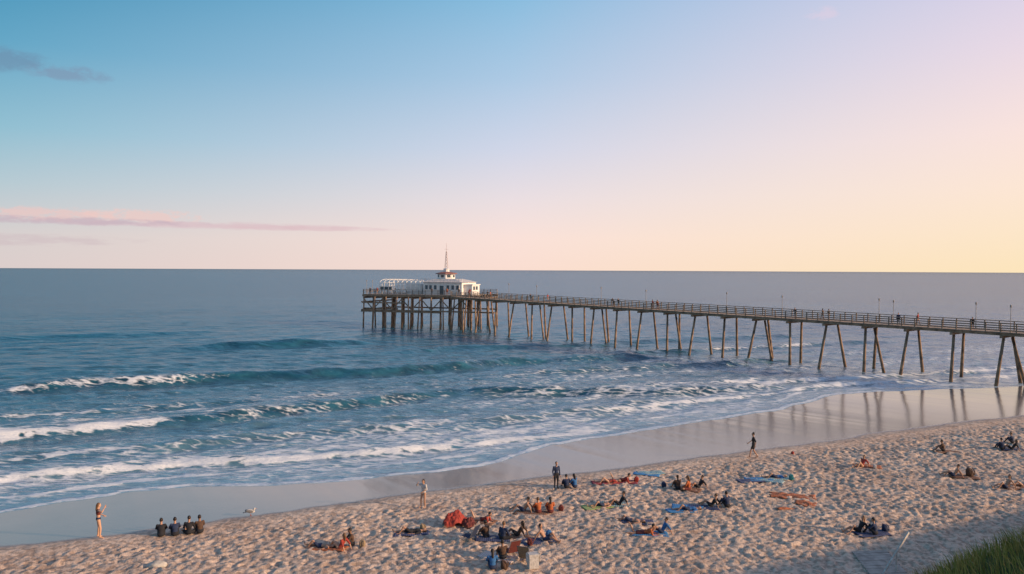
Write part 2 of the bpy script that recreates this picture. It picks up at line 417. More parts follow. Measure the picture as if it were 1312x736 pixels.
    ski = keys.index(sk)
    def cone(a, b, r0, r1, mi):
        q = (b-a).to_track_quat('Z', 'Y').to_matrix().to_4x4()
        g = bmesh.ops.create_cone(bm, cap_ends=True, segments=6, radius1=r0, radius2=r1, depth=(b-a).length, matrix=Matrix.Translation((a+b)/2) @ q)
        for v in g['verts']:
            for f in v.link_faces: f.material_index = mi; f.smooth = True
    for S in 'LR':
        d = (P['ha'+S]-P['el'+S]).normalized(); side = d.cross(V((1, 0, 0)))
        side = side.normalized() if side.length > .1 else V((0, 1, 0))
        nrm = d.cross(side).normalized()
        base = P['ha'+S]+d*.085
        for i, Lf in enumerate((.062, .075, .08, .068)):
            a = base+side*(i-1.5)*-.019; k = a+d*Lf*.5; e = k+d*Lf*.42-nrm*Lf*.28*(1 if S == 'R' else -1)
            cone(a-d*.02, k, .0095, .0088, ski); cone(k, e, .0088, .007, ski)
        a = P['ha'+S]+d*.03+side*.025; cone(a, a+d*.04+side*.035, .012, .009, ski)
    if 'eye' not in keys: keys.append('eye')
    ei = keys.index('eye')
    for sd in (-1, 1):
        g = bmesh.ops.create_icosphere(bm, subdivisions=1, radius=.010, matrix=Matrix.Translation(P['head']+fc*.089+hu*.005+V((sd*.03, 0, 0))))
        for v in g['verts']:
            for f in v.link_faces: f.material_index = ei
    g = bmesh.ops.create_icosphere(bm, subdivisions=1, radius=.012, matrix=Matrix.Translation(P['head']+fc*.086-hu*.06) @ Matrix.Diagonal((1.8, .6, .5, 1)))
    for v in g['verts']:
        for f in v.link_faces: f.material_index = ei
    m3 = bpy.data.meshes.new(name)
    for k in keys: m3.materials.append(cmat(k))
    bm.to_mesh(m3); bm.free(); bpy.data.meshes.remove(m2)
    return m3

R = math.radians
person('standing_woman', -20.7, 39.7, 'armup', 'bikini', R(-60), 1.78, 'hairb', True, female=True)
person('standing_woman', -4.97, 44.9, 'armup', 'white', R(150), 1.64, 'hair', True, female=True)
person('standing_man', 2.79, 49.0, 'stand', 'darkfull', R(200), 1.68)
person('walking_man', 17.5, 57.3, 'walk', 'dark', R(75), 1.88)
for (x, y, k, o, a) in [(-17.6, 39.8, 'sit', 'dark', 20), (-16.95, 39.95, 'sit', 'darkfull', 30), (-16.35, 40.15, 'cross', 'dark', 10), (-15.85, 40.35, 'sit', 'brown', 35)]:
    person('seated_person', x, y, k, o, R(a), 1.8)
P_ = [
 ('seated_person', -8.2, 38.0, 'recline', 'redtop', 60), ('sunbather', -9.2, 38.2, 'lie', 'trunks', 80), ('seated_person', -7.7, 38.5, 'sit', 'brown', 110),
 ('sunbather', -5.1, 40.4, 'lie', 'dark', 100), ('sunbather', -1.6, 42.4, 'prone', 'redtop', 70),
 ('seated_person', 1.55, 43.8, 'sit', 'orange', 30), ('seated_person', 2.2, 43.8, 'sit', 'orange', 10), ('sunbather', .7, 44.1, 'recline', 'trunks', 80),
 ('seated_person', 3.46, 49.0, 'sit', 'darkfull', 20), ('seated_person', 3.98, 49.1, 'sit', 'blue', 40),
 ('sunbather', 6.2, 50.3, 'lie', 'redtop', 95), ('sunbather', 7.0, 50.6, 'prone', 'redtop', 80),
 ('sunbather', 5.2, 45.1, 'lie', 'trunks', 110), ('seated_person', 6.2, 45.3, 'recline', 'dark', 90),
 ('seated_person', 10.3, 48.7, 'sit', 'brown', 20), ('seated_person', 10.9, 48.5, 'cross', 'orange', 60), ('seated_person', 11.6, 49.0, 'recline', 'dark', 100),
 ('sunbather', 17.2, 51.5, 'lie', 'blue', 95),
 ('sunbather', 9.9, 44.3, 'lie', 'blue', 95), ('seated_person', 12.3, 44.9, 'sit', 'darkfull', 30), ('seated_person', 11.4, 45.0, 'recline', 'dark', 60),
 ('seated_person', 24.1, 54.5, 'recline', 'redtop', 120),
 ('seated_person', 32.4, 59.4, 'sit', 'brown', 60),
 ('seated_person', 37.2, 60.0, 'sit', 'darkfull', 20), ('seated_person', 37.9, 60.0, 'recline', 'dark', 60), ('seated_person', 39.4, 62.3, 'sit', 'darkfull', 50),
 ('sunbather', 29.0, 51.9, 'recline', 'trunks', 75), ('sunbather', 30.6, 49.0, 'recline', 'trunks', 100), ('sunbather', 31.9, 49.4, 'lie', 'bikini', 80),
 ('seated_person', 18.5, 40.1, 'sit', 'darkfull', 50), ('sunbather', 17.8, 40.5, 'recline', 'dark', 100),
 ('sunbather', 6.7, 40.2, 'prone', 'orange', 80), ('sunbather', 7.7, 40.4, 'recline', 'blue', 95), ('sunbather', 6.4, 42.2, 'lie', 'trunks', 70),
 ('seated_person', -1.2, 39.6, 'sit', 'brown', 40), ('seated_person', -.4, 39.3, 'cross', 'darkfull', 330), ('seated_person', .35, 39.9, 'recline', 'brown', 70),
 ('sunbather', 1.7, 39.2, 'recline', 'trunks', 250),
 ('seated_person', -.35, 36.6, 'sit', 'brown', 20), ('seated_person', -.8, 35.3, 'sit', 'blue', 10),
]
for i, (nm, x, y, k, o, a) in enumerate(P_):
    person(nm, x, y, k, o, R(a), 1.68+.03*(i % 4), 'hairb' if i % 5 == 0 else 'hair', i % 3 == 0, female=i % 3 == 0)

# ------------------------------------------------------------------ pier
P0 = Vector((-10.3, 187, 0)); E = Vector((.659, -.752, 0)); PP = Vector((.752, .659, 0))
def pz(u): return 8.1-u*.0106
def pp(u, w=0, dz=0): return P0+E*u+PP*w+Vector((0, 0, pz(u)+dz))
wood = mat('weathered_wood', (.30, .20, .13), .85, .45, 1.5, .5, .04)
wood_d = mat('pile_wood', (.31, .20, .125), .85, .5, 1.2, .6, .05, col2=(.12, .08, .06))
rail_m = mat('rail_wood', (.26, .19, .14), .8, .35, 2, .3)
deck_m = mat('deck_planks', (.36, .28, .22), .85, .35, 2.2, .3)
white_p = mat('white_paint', (.80, .77, .73), .55, .12, 1.5, .1)
redroof = mat('red_roof', (.30, .13, .10), .7, .3, 2, .2)
steel = mat('painted_steel', (.35, .30, .27), .5, .2, 3, .1)
glass = mat('window_glass', (.06, .09, .11), .08, .2, 1, .0, spec=.9)
pier = empty('pier', (0, 0, 0))
UE = 178
b = MB()
u = -3.0
while u < UE:
    w = .26; b.beam(pp(u+.0, -2.6, -.05+random.uniform(-.008, .008)), pp(u, 2.6, -.05), w-.02, .09); u += w
b.build('deck', [deck_m], pier)
b = MB()
for w in (-2.35, -1.2, 0, 1.2, 2.35):
    for k in range(0, 26):
        u0 = -3+k*7; b.beam(pp(u0, w, -.28), pp(u0+6.98, w, -.28), .22, .36)
b.build('stringers', [wood], pier)
b = MB()
for w in (-2.52, 2.52):
    u = -3
    while u < UE:
        b.beam(pp(u, w, -.1), pp(u, w, 1.1), .13, .13, 0); u += 1.75
    for dz, h, wd in ((1.13, .09, .24), (.80, .13, .05), (.50, .13, .05), (.2, .13, .05)):
        k = -3
        while k < UE:
            off = .0 if dz > 1 else .092*(1 if w < 0 else -1)
            b.beam(pp(k, w+off, dz), pp(k+6.99, w+off, dz), wd, h); k += 7
b.build('railing', [rail_m], pier)
bp_, bc = MB(), MB()
us = [0.5+i*5.9 for i in range(30)]
for i, u in enumerate(us):
    top = -.62
    bc.beam(pp(u, -2.75, top+.0), pp(u, 2.75, top), .34, .32)
    for sd in (-1, 1):
        lean = random.uniform(-.4, .4)
        tp = pp(u, sd*1.75, top-.15); bt = pp(u+lean+(.9 if i % 2 else -.5)*(sd), sd*random.uniform(2.5, 3.1)); bt.z = gz(bt.x, bt.y)-.8
        bp_.tube(tp, bt, .17, .24, 10)
    if i % 3 == 1:
        tp = pp(u+.4, .1, top-.15); bt = pp(u+2.2, .2); bt.z = gz(bt.x, bt.y)-.8
        bp_.tube(tp, bt, .16, .22, 10)
bc.build('cap_beams', [wood], pier); bp_.build('piles', [wood_d], pier, True)
for i, u in enumerate((12, 26, 40, 55, 69, 82, 95, 99, 108, 113.5, 127, 141)):
    b = MB(); w = -2.25 if i % 2 else 2.25
    base = pp(u, w, 0); b.tube(base, base+Vector((0, 0, 3.2)), .05, .035, 8)
    b.tube(base, base+Vector((0, 0, .25)), .1, .08, 8)
    b.tube(base+Vector((0, 0, 3.15)), base+Vector((0, 0, 3.25)), .11, .13, 8)
    b.ell(base+Vector((0, 0, 3.36)), (.12, .12, .15), None, 8, 5)
    b.build('street_lamp', [steel])
HO = Vector((-9.6, 189.9, 0)); HH = Vector((-.94, .341, 0)); HB = Vector((.341, .94, 0)); HZ = 8.3
def hp(a, c, z): return HO+HH*a+HB*c+Vector((0, 0, z))
b = MB(); a = 0
while a < 29.5:
    b.beam(hp(a, 0, HZ-.06), hp(a, 17, HZ-.06+random.uniform(-.006, .006)), .28, .09); a += .3
b.build('head_deck', [deck_m], pier)
b = MB()
for c in (.15, 4, 8, 12, 16.8): b.beam(hp(-.3, c, HZ-.36), hp(29.8, c, HZ-.36), .35, .5)
for a in np.arange(0, 30, 2.67): b.beam(hp(a, -.1, HZ-.86), hp(a, 17.1, HZ-.86), .34, .44)
for z, a0, a1, c in ((4.35, -6, 29.6, -.35), (4.05, 8, 29.7, -.7), (6.2, 18, 29.6, -.32), (4.3, 0, 29.6, 17.2), (4.7, 20, 29.8, .4)):
    b.beam(hp(a0, c, z), hp(a1, c, z), .3, .34)
for z in (4.35, 6.3): b.beam(hp(29.75, -.4, z), hp(29.75, 17.2, z), .3, .32)
for a in np.arange(8, 29, .5): b.beam(hp(a, -.6, 4.27), hp(a, 2.2, 4.27), .42, .07)
for k, a in enumerate(np.arange(0, 27, 2.67)):
    b.beam(hp(a+.1, .0, 7.1), hp(a+2.6, .0, 4.6), .12, .24) if k % 2 else b.beam(hp(a+2.6, .0, 7.1), hp(a+.1, .0, 4.6), .12, .24)
b.build('head_beams', [wood], pier)
b = MB()
for a in np.arange(0, 30, 2.67):
    for c in (.1, 5.5, 11, 16.6):
        l0 = random.uniform(-.25, .25); b.tube(hp(a, c, HZ-1.05), hp(a+l0, c+random.uniform(-.2, .2)-(0.4 if c < 1 else 0), -3), .17, .22, 8)
for a in np.arange(1.2, 29, 3.1): b.tube(hp(a, -.35, 7.7), hp(a+random.uniform(-.7, .7), -1.2, -3), .15, .2, 8)
b.build('head_piles', [wood_d], pier, True)
b = MB()
def railrun(f0, f1, n):
    for i in range(n+1):
        p = f0.lerp(f1, i/n); b.beam(p+Vector((0, 0, -.1)), p+Vector((0, 0, 1.1)), .12, .12)
    for dz, h in ((1.14, .09), (.8, .1), (.45, .1)): b.beam(f0+Vector((0, 0, dz)), f1+Vector((0, 0, dz)), .1, h)
railrun(hp(5.5, .1, HZ), hp(29.5, .1, HZ), 14); railrun(hp(29.6, .1, HZ), hp(29.6, 16.9, HZ), 9); railrun(hp(0, 16.9, HZ), hp(29.5, 16.9, HZ), 16)
b.build('head_railing', [rail_m], pier)
# ---- restaurant building
bld = empty('pier_restaurant', (0, 0, 0))
DA = 2.7
def hq(a, c, z): return hp(a+DA, c, z)
def hbox(b, a0, a1, c0, c1, z0, z1, mi=0):
    vs = [hq(a, c, z) for z in (z0, z1) for a, c in ((a0, c0), (a1, c0), (a1, c1), (a0, c1))]
    b.poly(vs, [(0, 3, 2, 1), (4, 5, 6, 7), (0, 1, 5, 4), (1, 2, 6, 5), (2, 3, 7, 6), (3, 0, 4, 7)], mi)
b = MB()
hbox(b, 1.2, 11.6, 3.0, 12, HZ, 11.3)
hbox(b, -1.0, 1.19, 4.2, 9, HZ, 10.7)
hbox(b, -1.2, 1.19, 4.0, 9.2, 10.702, 10.9)
b.build('walls', [white_p], bld)
b = MB()
for a in (1.9, 3.2, 4.5, 7.9, 9.2, 10.3):
    hbox(b, a, a+.75, 2.93, 3.05, 9.6, 10.6, 0)
    hbox(b, a-.09, a, 2.86, 3.04, 9.5, 10.7, 1); hbox(b, a+.75, a+.84, 2.86, 3.04, 9.5, 10.7, 1)
    hbox(b, a-.09, a+.84, 2.84, 3.04, 9.38, 9.5, 1)
hbox(b, 6.0, 7.1, 2.93, 3.05, HZ, 10.5, 0)
hbox(b, 5.9, 6.0, 2.86, 3.04, HZ, 10.6, 1); hbox(b, 7.1, 7.2, 2.86, 3.04, HZ, 10.6, 1)
for c in (4.9, 6.6): hbox(b, -1.08, -.97, c, c+1.1, 9.5, 10.4, 0)
b.build('windows', [glass, white_p], bld)
b = MB()
r0 = [hq(a, c, 11.34) for a, c in ((.8, 2.5), (12.0, 2.5), (12.0, 12.5), (.8, 12.5))]
r1 = [hq(a, c, 12.2) for a, c in ((4, 5.2), (9.5, 5.2), (9.5, 9.6), (4, 9.6))]
b.poly(r0+r1, [(0, 3, 2, 1), (0, 1, 5, 4), (1, 2, 6, 5), (2, 3, 7, 6), (3, 0, 4, 7), (4, 5, 6, 7)], 0)
for a in np.arange(.9, 12, 1.0):
    b.beam(hq(a, 2.7, 11.4), hq(a, 2.7, 12.2), .07, .07, 1)
b.beam(hq(.9, 2.7, 12.2), hq(11.9, 2.7, 12.2), .09, .09, 1); b.beam(hq(.9, 2.7, 11.85), hq(11.9, 2.7, 11.85), .05, .06, 1)
b.build('hip_roof', [mat('pale_roof', (.62, .57, .53), .7, .2, 1.5, .2), white_p], bld)
b = MB()
def octa(c0, c1, r, z0, z1, r2=None, mi=0):
    b.tube(hq(c0, c1, z0), hq(c0, c1, z1), r, r if r2 is None else r2, 8, mi)
CA = 7.3
octa(CA, 7.3, 2.2, 11.9, 13.35, None, 0)
for i in range(8):
    t = i*math.pi/4+math.pi/8
    c = hq(CA, 7.3, 12.85)+Vector((math.cos(t), math.sin(t), 0))*2.08
    b.beam(c-Vector((0, 0, .3)), c+Vector((0, 0, .3)), .8, .12, 2, up=(math.cos(t), math.sin(t), 0))
octa(CA, 7.3, 2.8, 13.36, 13.55, 2.7, 1); octa(CA, 7.3, 2.65, 13.555, 13.95, 1.1, 1); octa(CA, 7.3, .8, 13.9, 14.6, .7, 0); octa(CA, 7.3, .9, 14.61, 14.9, .3, 0)
b.build('cupola', [white_p, redroof, glass], bld)
b = MB()
for c in (3.2, 11):
    for a in np.arange(12.7, 24.0, 1.25): b.beam(hq(a, c, HZ), hq(a, c, 11.0), .13, .13)
for a in (12.7, 23.9):
    for c in np.arange(4.3, 11, 1.3): b.beam(hq(a, c, HZ), hq(a, c, 11.0), .13, .13)
for z in (9.2, 10.2, 11.05):
    for c in (3.17, 11.03): b.beam(hq(12.6, c, z), hq(24.1, c, z), .16, .13)
    b.beam(hq(23.93, 3.1, z), hq(23.93, 11.1, z), .16, .125)
for a in np.arange(12.7, 24.0, 1.25):
    pr = None
    for k in range(9):
        q = math.pi*k/8; p = hq(a, 7.1-3.9*math.cos(q), 11.05+.95*math.sin(q))
        if pr is not None: b.beam(pr, p, .08, .1)
        pr = p
for c, z in ((4.3, 11.72), (7.1, 12.02), (9.9, 11.72)): b.beam(hq(12.6, c, z), hq(24.1, c, z), .1, .08)
hbox(b, 13, 17.5, 5, 9.5, HZ, 10.9)
for a in np.arange(17.8, 23.5, 1.9):
    b.tube(hq(a, 6, HZ), hq(a, 6, 9.1), .05, .05, 6); b.tube(hq(a, 6, 9.1), hq(a, 6, 9.16), .5, .5, 10)
b.build('pavilion_frame', [white_p], bld)
b = MB(); hbox(b, 20.5, 23.8, 3.26, 3.29, 9.3, 10.1)
b.build('pavilion_glazing', [glass], bld)
mast = MB(); mc = hq(CA, 7.3, 0)
def leg(i, z):
    k = (z-14.6)/(19.0-14.6); r = .5*(1-k)+.13*k; t = i*math.pi/2+.5
    return mc+Vector((math.cos(t)*r, math.sin(t)*r, z))
zs = [14.6, 15.4, 16.2, 17.0, 17.7, 18.4, 19.0]
for i in range(4):
    mast.tube(leg(i, 14.5), leg(i, 19.0), .045, .04, 6)
    for j in range(len(zs)-1):
        mast.tube(leg(i, zs[j]), leg((i+1) % 4, zs[j+1]), .022, .022, 5); mast.tube(leg(i, zs[j+1]), leg((i+1) % 4, zs[j+1]), .022, .022, 5)
mast.tube(mc+Vector((0, 0, 18.8)), mc+Vector((0, 0, 21.2)), .06, .03, 6)
mast.beam(mc+Vector((-.5, 0, 19.6)), mc+Vector((.5, 0, 19.6)), .05, .05)
mast.build('lattice', [mat('mast_paint', (.62, .48, .44), .5, .2, 3, .1)], bld)
b = MB()
for a, c in ((27.5, 1), (26, 15), (28.9, .6)): b.tube(hp(a, c, HZ), hp(a, c, HZ+3.2), .05, .04, 6); b.ell(hp(a, c, HZ+3.3), (.14, .14, .16), None, 8, 6)
b.build('lamp_posts', [steel], pier)
for i, (u, w, k, o, a) in enumerate([(3, -2, 'lean', 'redtop', 140), (6, 1, 'stand', 'dark', 40), (10, -1.5, 'walk', 'orange', 50), (24, -2, 'lean', 'dark', 140), (27, 0, 'walk', 'redtop', 220), (47, -2, 'lean', 'brown', 130), (48.2, -1.9, 'lean', 'dark', 150), (56, -1.6, 'stand', 'redtop', 100), (56.8, -1.2, 'stand', 'brown', 200), (57.4, -1.9, 'lean', 'orange', 140), (84, -1.8, 'lean', 'dark', 140), (88.2, -1.4, 'walk', 'brown', 40), (89.2, -1.5, 'stand', 'dark', 210), (99.5, -1.8, 'stand', 'darkfull', 140), (101, 1, 'walk', 'redtop', 220), (109, -1.8, 'lean', 'dark', 140), (116, 0, 'walk', 'darkfull', 40)]):
    p = pp(u, w); person('pier_visitor', p.x, p.y, k, o, R(a), 1.74, z=p.z)
for i, (a, c, k, o) in enumerate([(28, .8, 'lean', 'dark'), (26, .8, 'stand', 'redtop'), (7, 1.2, 'stand', 'orange'), (4, 1.5, 'walk', 'dark'), (11, 1, 'lean', 'brown'), (1, 1.3, 'stand', 'redtop')]):
    p = hp(a, c, HZ); person('pier_visitor', p.x, p.y, k, o, R(180), 1.72, z=HZ)

# ------------------------------------------------------------------ beach things
def stripe_mat(name, c1, c2, sc=3.0):
    if name in MATS: return MATS[name]
    m = bpy.data.materials.new(name); n, l = nodes_of(m); bs = n['Principled BSDF']
    tc = n.new('ShaderNodeTexCoord'); w = n.new('ShaderNodeTexWave'); w.inputs['Scale'].default_value = sc; w.bands_direction = 'Y'
    w.inputs['Distortion'].default_value = .3
    l.new(tc.outputs['Object'], w.inputs['Vector']); r = n.new('ShaderNodeValToRGB'); r.color_ramp.interpolation = 'CONSTANT'
    r.color_ramp.elements[0].color = c1+(1,); r.color_ramp.elements[1].color = c2+(1,); r.color_ramp.elements[1].position = .5
    l.new(w.outputs['Fac'], r.inputs['Fac']); l.new(r.outputs['Color'], bs.inputs['Base Color']); bs.inputs['Roughness'].default_value = .95
    MATS[name] = m; return m
TM = {'red': stripe_mat('towel_red', (.32, .05, .06), (.22, .035, .05)), 'blue': stripe_mat('towel_blue', (.04, .17, .38), (.07, .27, .48)),
      'teal': stripe_mat('towel_teal', (.04, .26, .30), (.50, .50, .46)), 'orange': stripe_mat('towel_orange', (.46, .16, .07), (.38, .11, .05)),
      'green': stripe_mat('towel_green', (.05, .28, .14), (.50, .40, .12)), 'brown': stripe_mat('towel_brown', (.17, .08, .05), (.24, .13, .08)),
      'navy': stripe_mat('towel_navy', (.03, .04, .10), (.08, .10, .18)), 'white': stripe_mat('towel_white', (.62, .6, .58), (.5, .3, .25))}
def towel(x, y, c, a, L=1.8, W=.9, rump=.03, nm='beach_towel'):
    nx, ny = 16, 30; sd = random.randint(0, 999)
    X, Y = np.meshgrid(np.linspace(-W/2, W/2, nx), np.linspace(-L/2, L/2, ny), indexing='ij')
    f = fbm(X*3+sd, Y*3, sd, 3); Z = .055+(f-.4)*rump*3
    ex = np.minimum(W/2-abs(X), L/2-abs(Y)); Z = np.where(ex < .05, Z-.02, Z)
    Xd = X+(fbm(X*2+5, Y*2+sd, sd+5, 2)-.5)*.25*(rump/.03)*.6; Yd = Y+(fbm(X*2+15, Y*2+sd, sd+9, 2)-.5)*.25*(rump/.03)*.6
    vs = list(zip(Xd.ravel(), Yd.ravel(), Z.ravel())); fs = [(i*ny+j, (i+1)*ny+j, (i+1)*ny+j+1, i*ny+j+1) for i in range(nx-1) for j in range(ny-1)]
    me = bpy.data.meshes.new(nm); me.from_pydata(vs, [], fs); me.materials.append(TM[c]); me.polygons.foreach_set('use_smooth', [True]*len(fs))
    o = link(bpy.data.objects.new(nm, me)); o.location = (x, y, gz(x, y)); o.rotation_euler[2] = R(a)
    s = o.modifiers.new('t', 'SOLIDIFY'); s.thickness = .015; return o
for t in [(-8.8, 38.2, 'orange', 80), (-5.1, 40.4, 'navy', 100), (-1.7, 42.4, 'brown', 70), (1.1, 43.9, 'brown', 80), (6.0, 50.35, 'red', 95), (7.2, 50.6, 'red', 80),
          (9.0, 52.6, 'blue', 70), (9.3, 52.9, 'teal', 100), (4.9, 45.1, 'green', 110), (5.9, 45.5, 'teal', 85), (10.8, 48.8, 'brown', 60), (16.0, 51.1, 'blue', 80), (16.6, 50.9, 'teal', 60),
          (17.5, 51.5, 'teal', 95), (15.4, 50.8, 'navy', 100), (9.6, 44.3, 'blue', 95), (10.0, 44.9, 'blue', 75), (10.9, 44.9, 'navy', 80), (24.6, 54.8, 'orange', 70), (32.5, 59.4, 'brown', 90),
          (38.0, 60.2, 'navy', 90), (29.6, 51.8, 'brown', 70), (31.3, 49.2, 'brown', 100), (18.4, 40.3, 'navy', 100), (7.1, 40.3, 'blue', 85), (6.7, 42.3, 'navy', 80),
          (.3, 39.7, 'brown', 75), (1.4, 39.2, 'navy', 110), (-.9, 39.5, 'navy', 90), (-.6, 36.9, 'white', 60)]:
    towel(*t)
towel(16.8, 47.2, 'orange', 75, 2.6, 1.1, .06); towel(15.6, 44.7, 'orange', 100, 1.3, .35, .05); towel(17.0, 45.6, 'orange', 60, 1.2, .9, .08)  # orange net lying on the sand, built from crumpled towel sheets
def bag(x, y, c, a, s=1.0, nm='backpack'):
    b = MB(); b.ell((0, 0, .24), (.19, .14, .26), None, 12, 8); b.ell((0, .12, .17), (.13, .07, .13), None, 10, 6)
    for sd in (-1, 1):
        pr = None
        for k in range(6):
            q = math.pi*k/5; p = Vector((sd*.09, -.12-.07*math.sin(q), .08+.34*k/5))
            if pr is not None: b.beam(pr, p, .05, .015)
            pr = p
    pr = None
    for k in range(6):
        q = math.pi*k/5; p = Vector((.05*math.cos(q), 0, .48+.06*math.sin(q)))
        if pr is not None: b.tube(pr, p, .012, .012, 6)
        pr = p
    s *= .85
    o = b.build(nm, [cmat(c)], None, True, loc=(x, y, gz(x, y)), rz=R(a)); o.scale = (s, s, s*.9)
    o.rotation_euler[0] = R(random.choice((-18, 8, -25, 12))); return o
for q in [(-7.2, 38.3, 'khaki', 0), (1.0, 38.6, 'maroon', 60), (1.9, 39.9, 'blue', 10), (9.5, 49.2, 'navy', 0), (30.1, 51.8, 'brown', 20, 1.7),
          (38.9, 59.8, 'black', 10, 1.2), (19.3, 40.6, 'navy', 70, 1.2), (18.1, 51.1, 'teal', 0), (2.8, 44.3, 'maroon', 0), (-4.5, 40.8, 'khaki', 45), (8.0, 50.6, 'red', 0), (24.9, 54.2, 'white', 0, .8), (-.2, 35.4, 'brown', 80, 1.2)]:
    bag(*q)
def heap(x, y, c, a, w=1.45, d=1.1, h=.85, nm='draped_blanket', seed=3):
    n = 56; X, Y = np.meshgrid(np.linspace(-1, 1, n), np.linspace(-1, 1, n), indexing='ij')
    rr = np.sqrt(X*X+Y*Y); th = np.arctan2(Y, X)
    rr2 = rr*(1+.10*np.sin(2*th+seed)+.07*np.sin(5*th))
    dome = np.sqrt(np.clip(1-(rr2*.98)**2.6, 0, 1))
    lump = .62*dome*(.55+.9*fbm(X*1.5+seed, Y*1.5, seed, 2))
    fold = .10*np.abs(fbm(X*3.2+9, Y*3.2, seed+3, 3)-.5)*4*smooth(dome*2)
    Z = h*(lump+.25*np.exp(-((X-.35)**2+(Y+.1)**2)/.12)) + fold
    vs = list(zip((X*w/2*1.1).ravel(), (Y*d/2*1.1).ravel(), Z.ravel()))
    keep = (rr2 < 1.03)
    fs = [(i*n+j, (i+1)*n+j, (i+1)*n+j+1, i*n+j+1) for i in range(n-1) for j in range(n-1) if keep[i, j] and keep[i+1, j+1] and keep[i+1, j] and keep[i, j+1]]
    me = bpy.data.meshes.new(nm); me.from_pydata(vs, [], fs); me.materials.append(cmat(c)); me.polygons.foreach_set('use_smooth', [True]*len(fs))
    o = link(bpy.data.objects.new(nm, me)); o.location = (x, y, gz(x, y)-.01); o.rotation_euler[2] = R(a); return o
heap(-2.98, 41.8, 'red', 30, 1.3, 1.0, .8)
heap(-2.2, 41.6, 'maroon', 70, .8, .6, .4, seed=8)
def cooler(x, y, a):
    b = MB(); b.beam((-.26, 0, .2), (.26, 0, .2), .34, .36); b.beam((-.28, 0, .42), (.28, 0, .42), .37, .07)
    for sd in (-1, 1): b.beam((sd*.3, 0, .2), (sd*.3, 0, .46), .2, .02)
    pr = None
    for k in range(7):
        q = math.pi*k/6; p = Vector((.3*math.cos(q), 0, .44+.2*math.sin(q)))
        if pr is not None: b.tube(pr, p, .014, .014, 6, 1)
        pr = p
    o = b.build('cooler_box', [cmat('white'), cmat('grey')], None, False, .02, loc=(x, y, gz(x, y)+.02), rz=R(a)); o.scale = (.85, 1.1, 1.5)
cooler(1.0, 35.5, 15)
def chair(x, y, c, a):
    b = MB()
    for sx in (-.27, .27):
        b.tube((sx, -.05, .02), (sx, .45, .32), .014, .014, 6, 1); b.tube((sx, .42, .02), (sx, -.12, .30), .014, .014, 6, 1)
        b.tube((sx, .0, .22), (sx, -.32, .85), .014, .014, 6, 1); b.tube((sx, -.12, .44), (sx, .35, .44), .02, .02, 6, 1); b.tube((sx, .33, .44), (sx, .33, .26), .012, .012, 6, 1)
    b.beam((0, .45, .28), (0, 0, .20), .54, .015, 0); b.beam((0, 0, .215), (0, -.31, .84), .54, .015, 0, up=(0, 1, 0))
    b.tube((-.27, -.32, .85), (.27, -.32, .85), .014, .014, 6, 1)
    b.build('beach_chair', [cmat(c), cmat('grey')], None, False, loc=(x, y, gz(x, y)+.01), rz=R(a))
chair(.1, 37.0, 'maroon', 30); chair(.65, 36.2, 'khaki', -20); chair(-1.9, 39.2, 'navy', 60)
b = MB(); b.ell((0, 0, .11), (.12, .12, .12), None, 16, 10); b.build('beach_ball', [cmat('red')], None, True, loc=(20.8, 58.6, gz(20.8, 58.6)))
def gull(x, y, a):
    b = MB(); b.ell((0, 0, .24), (.10, .26, .10), Matrix.Rotation(R(-10), 3, 'X'), 12, 8, 0)
    b.ell((0, .22, .36), (.055, .065, .055), None, 10, 8, 0); b.tube((0, .17, .27), (0, .22, .35), .06, .045, 8, 0)
    b.tube((0, .27, .355), (0, .35, .34), .018, .004, 6, 2)
    for sd in (-1, 1):
        b.ell((sd*.085, -.05, .26), (.025, .24, .075), Matrix.Rotation(R(-8), 3, 'X'), 10, 6, 1)
        b.tube((sd*.04, 0, .17), (sd*.04, .01, .02), .009, .008, 5, 2); b.beam((sd*.04, -.01, .012), (sd*.04, .07, .012), .05, .008, 2)
    b.beam((0, -.2, .21), (0, -.38, .18), .09, .02, 1)
    b.build('seagull', [cmat('white'), cmat('grey'), cmat('orange')], None, True, loc=(x, y, gz(x, y)), rz=R(a))
gull(-14.4, 43.7, -70)
bm = bmesh.new(); bmesh.ops.create_icosphere(bm, subdivisions=4, radius=1)
for v in bm.verts:
    n_ = fbm(np.array([v.co.x*1.3+9]), np.array([v.co.y*1.3+v.co.z+4]), 77, 4)[0]; v.co *= .75+.5*n_; v.co.x *= .45; v.co.y *= .3; v.co.z *= .2
me = bpy.data.meshes.new('rock'); bm.to_mesh(me); bm.free(); me.materials.append(mat('pale_rock', (.5, .46, .4), .9, .3, 6, .5)); me.polygons.foreach_set('use_smooth', [True]*len(me.polygons))
o = link(bpy.data.objects.new('rock', me)); o.location = (-16.0, 35.7, gz(-16, 35.7)+.06)
b = MB()
for i in range(24):
    cx, cy = 17.0-.05*i, 37.4-.32*i
    z = gz(cx, cy)+.08
    b.beam((cx-.85, cy-.1, z), (cx+.85, cy+.1, z+random.uniform(-.01, .01)), .28, .05)
b.build('boardwalk', [mat('grey_boards', (.38, .33, .29), .9, .3, 3, .3)], None)
b = MB()
g0 = gz(17.4, 35)
b.beam((16.2, 34.6, g0-.1), (17.7, 35.2, g0+1.75), .07, .09); b.beam((17.05, 34.93, g0-.3), (17.05, 34.93, g0+.85), .06, .06)
b.build('handrail', [mat('worn_white_paint', (.60, .54, .48), .7, .35, 8, .3)], None)

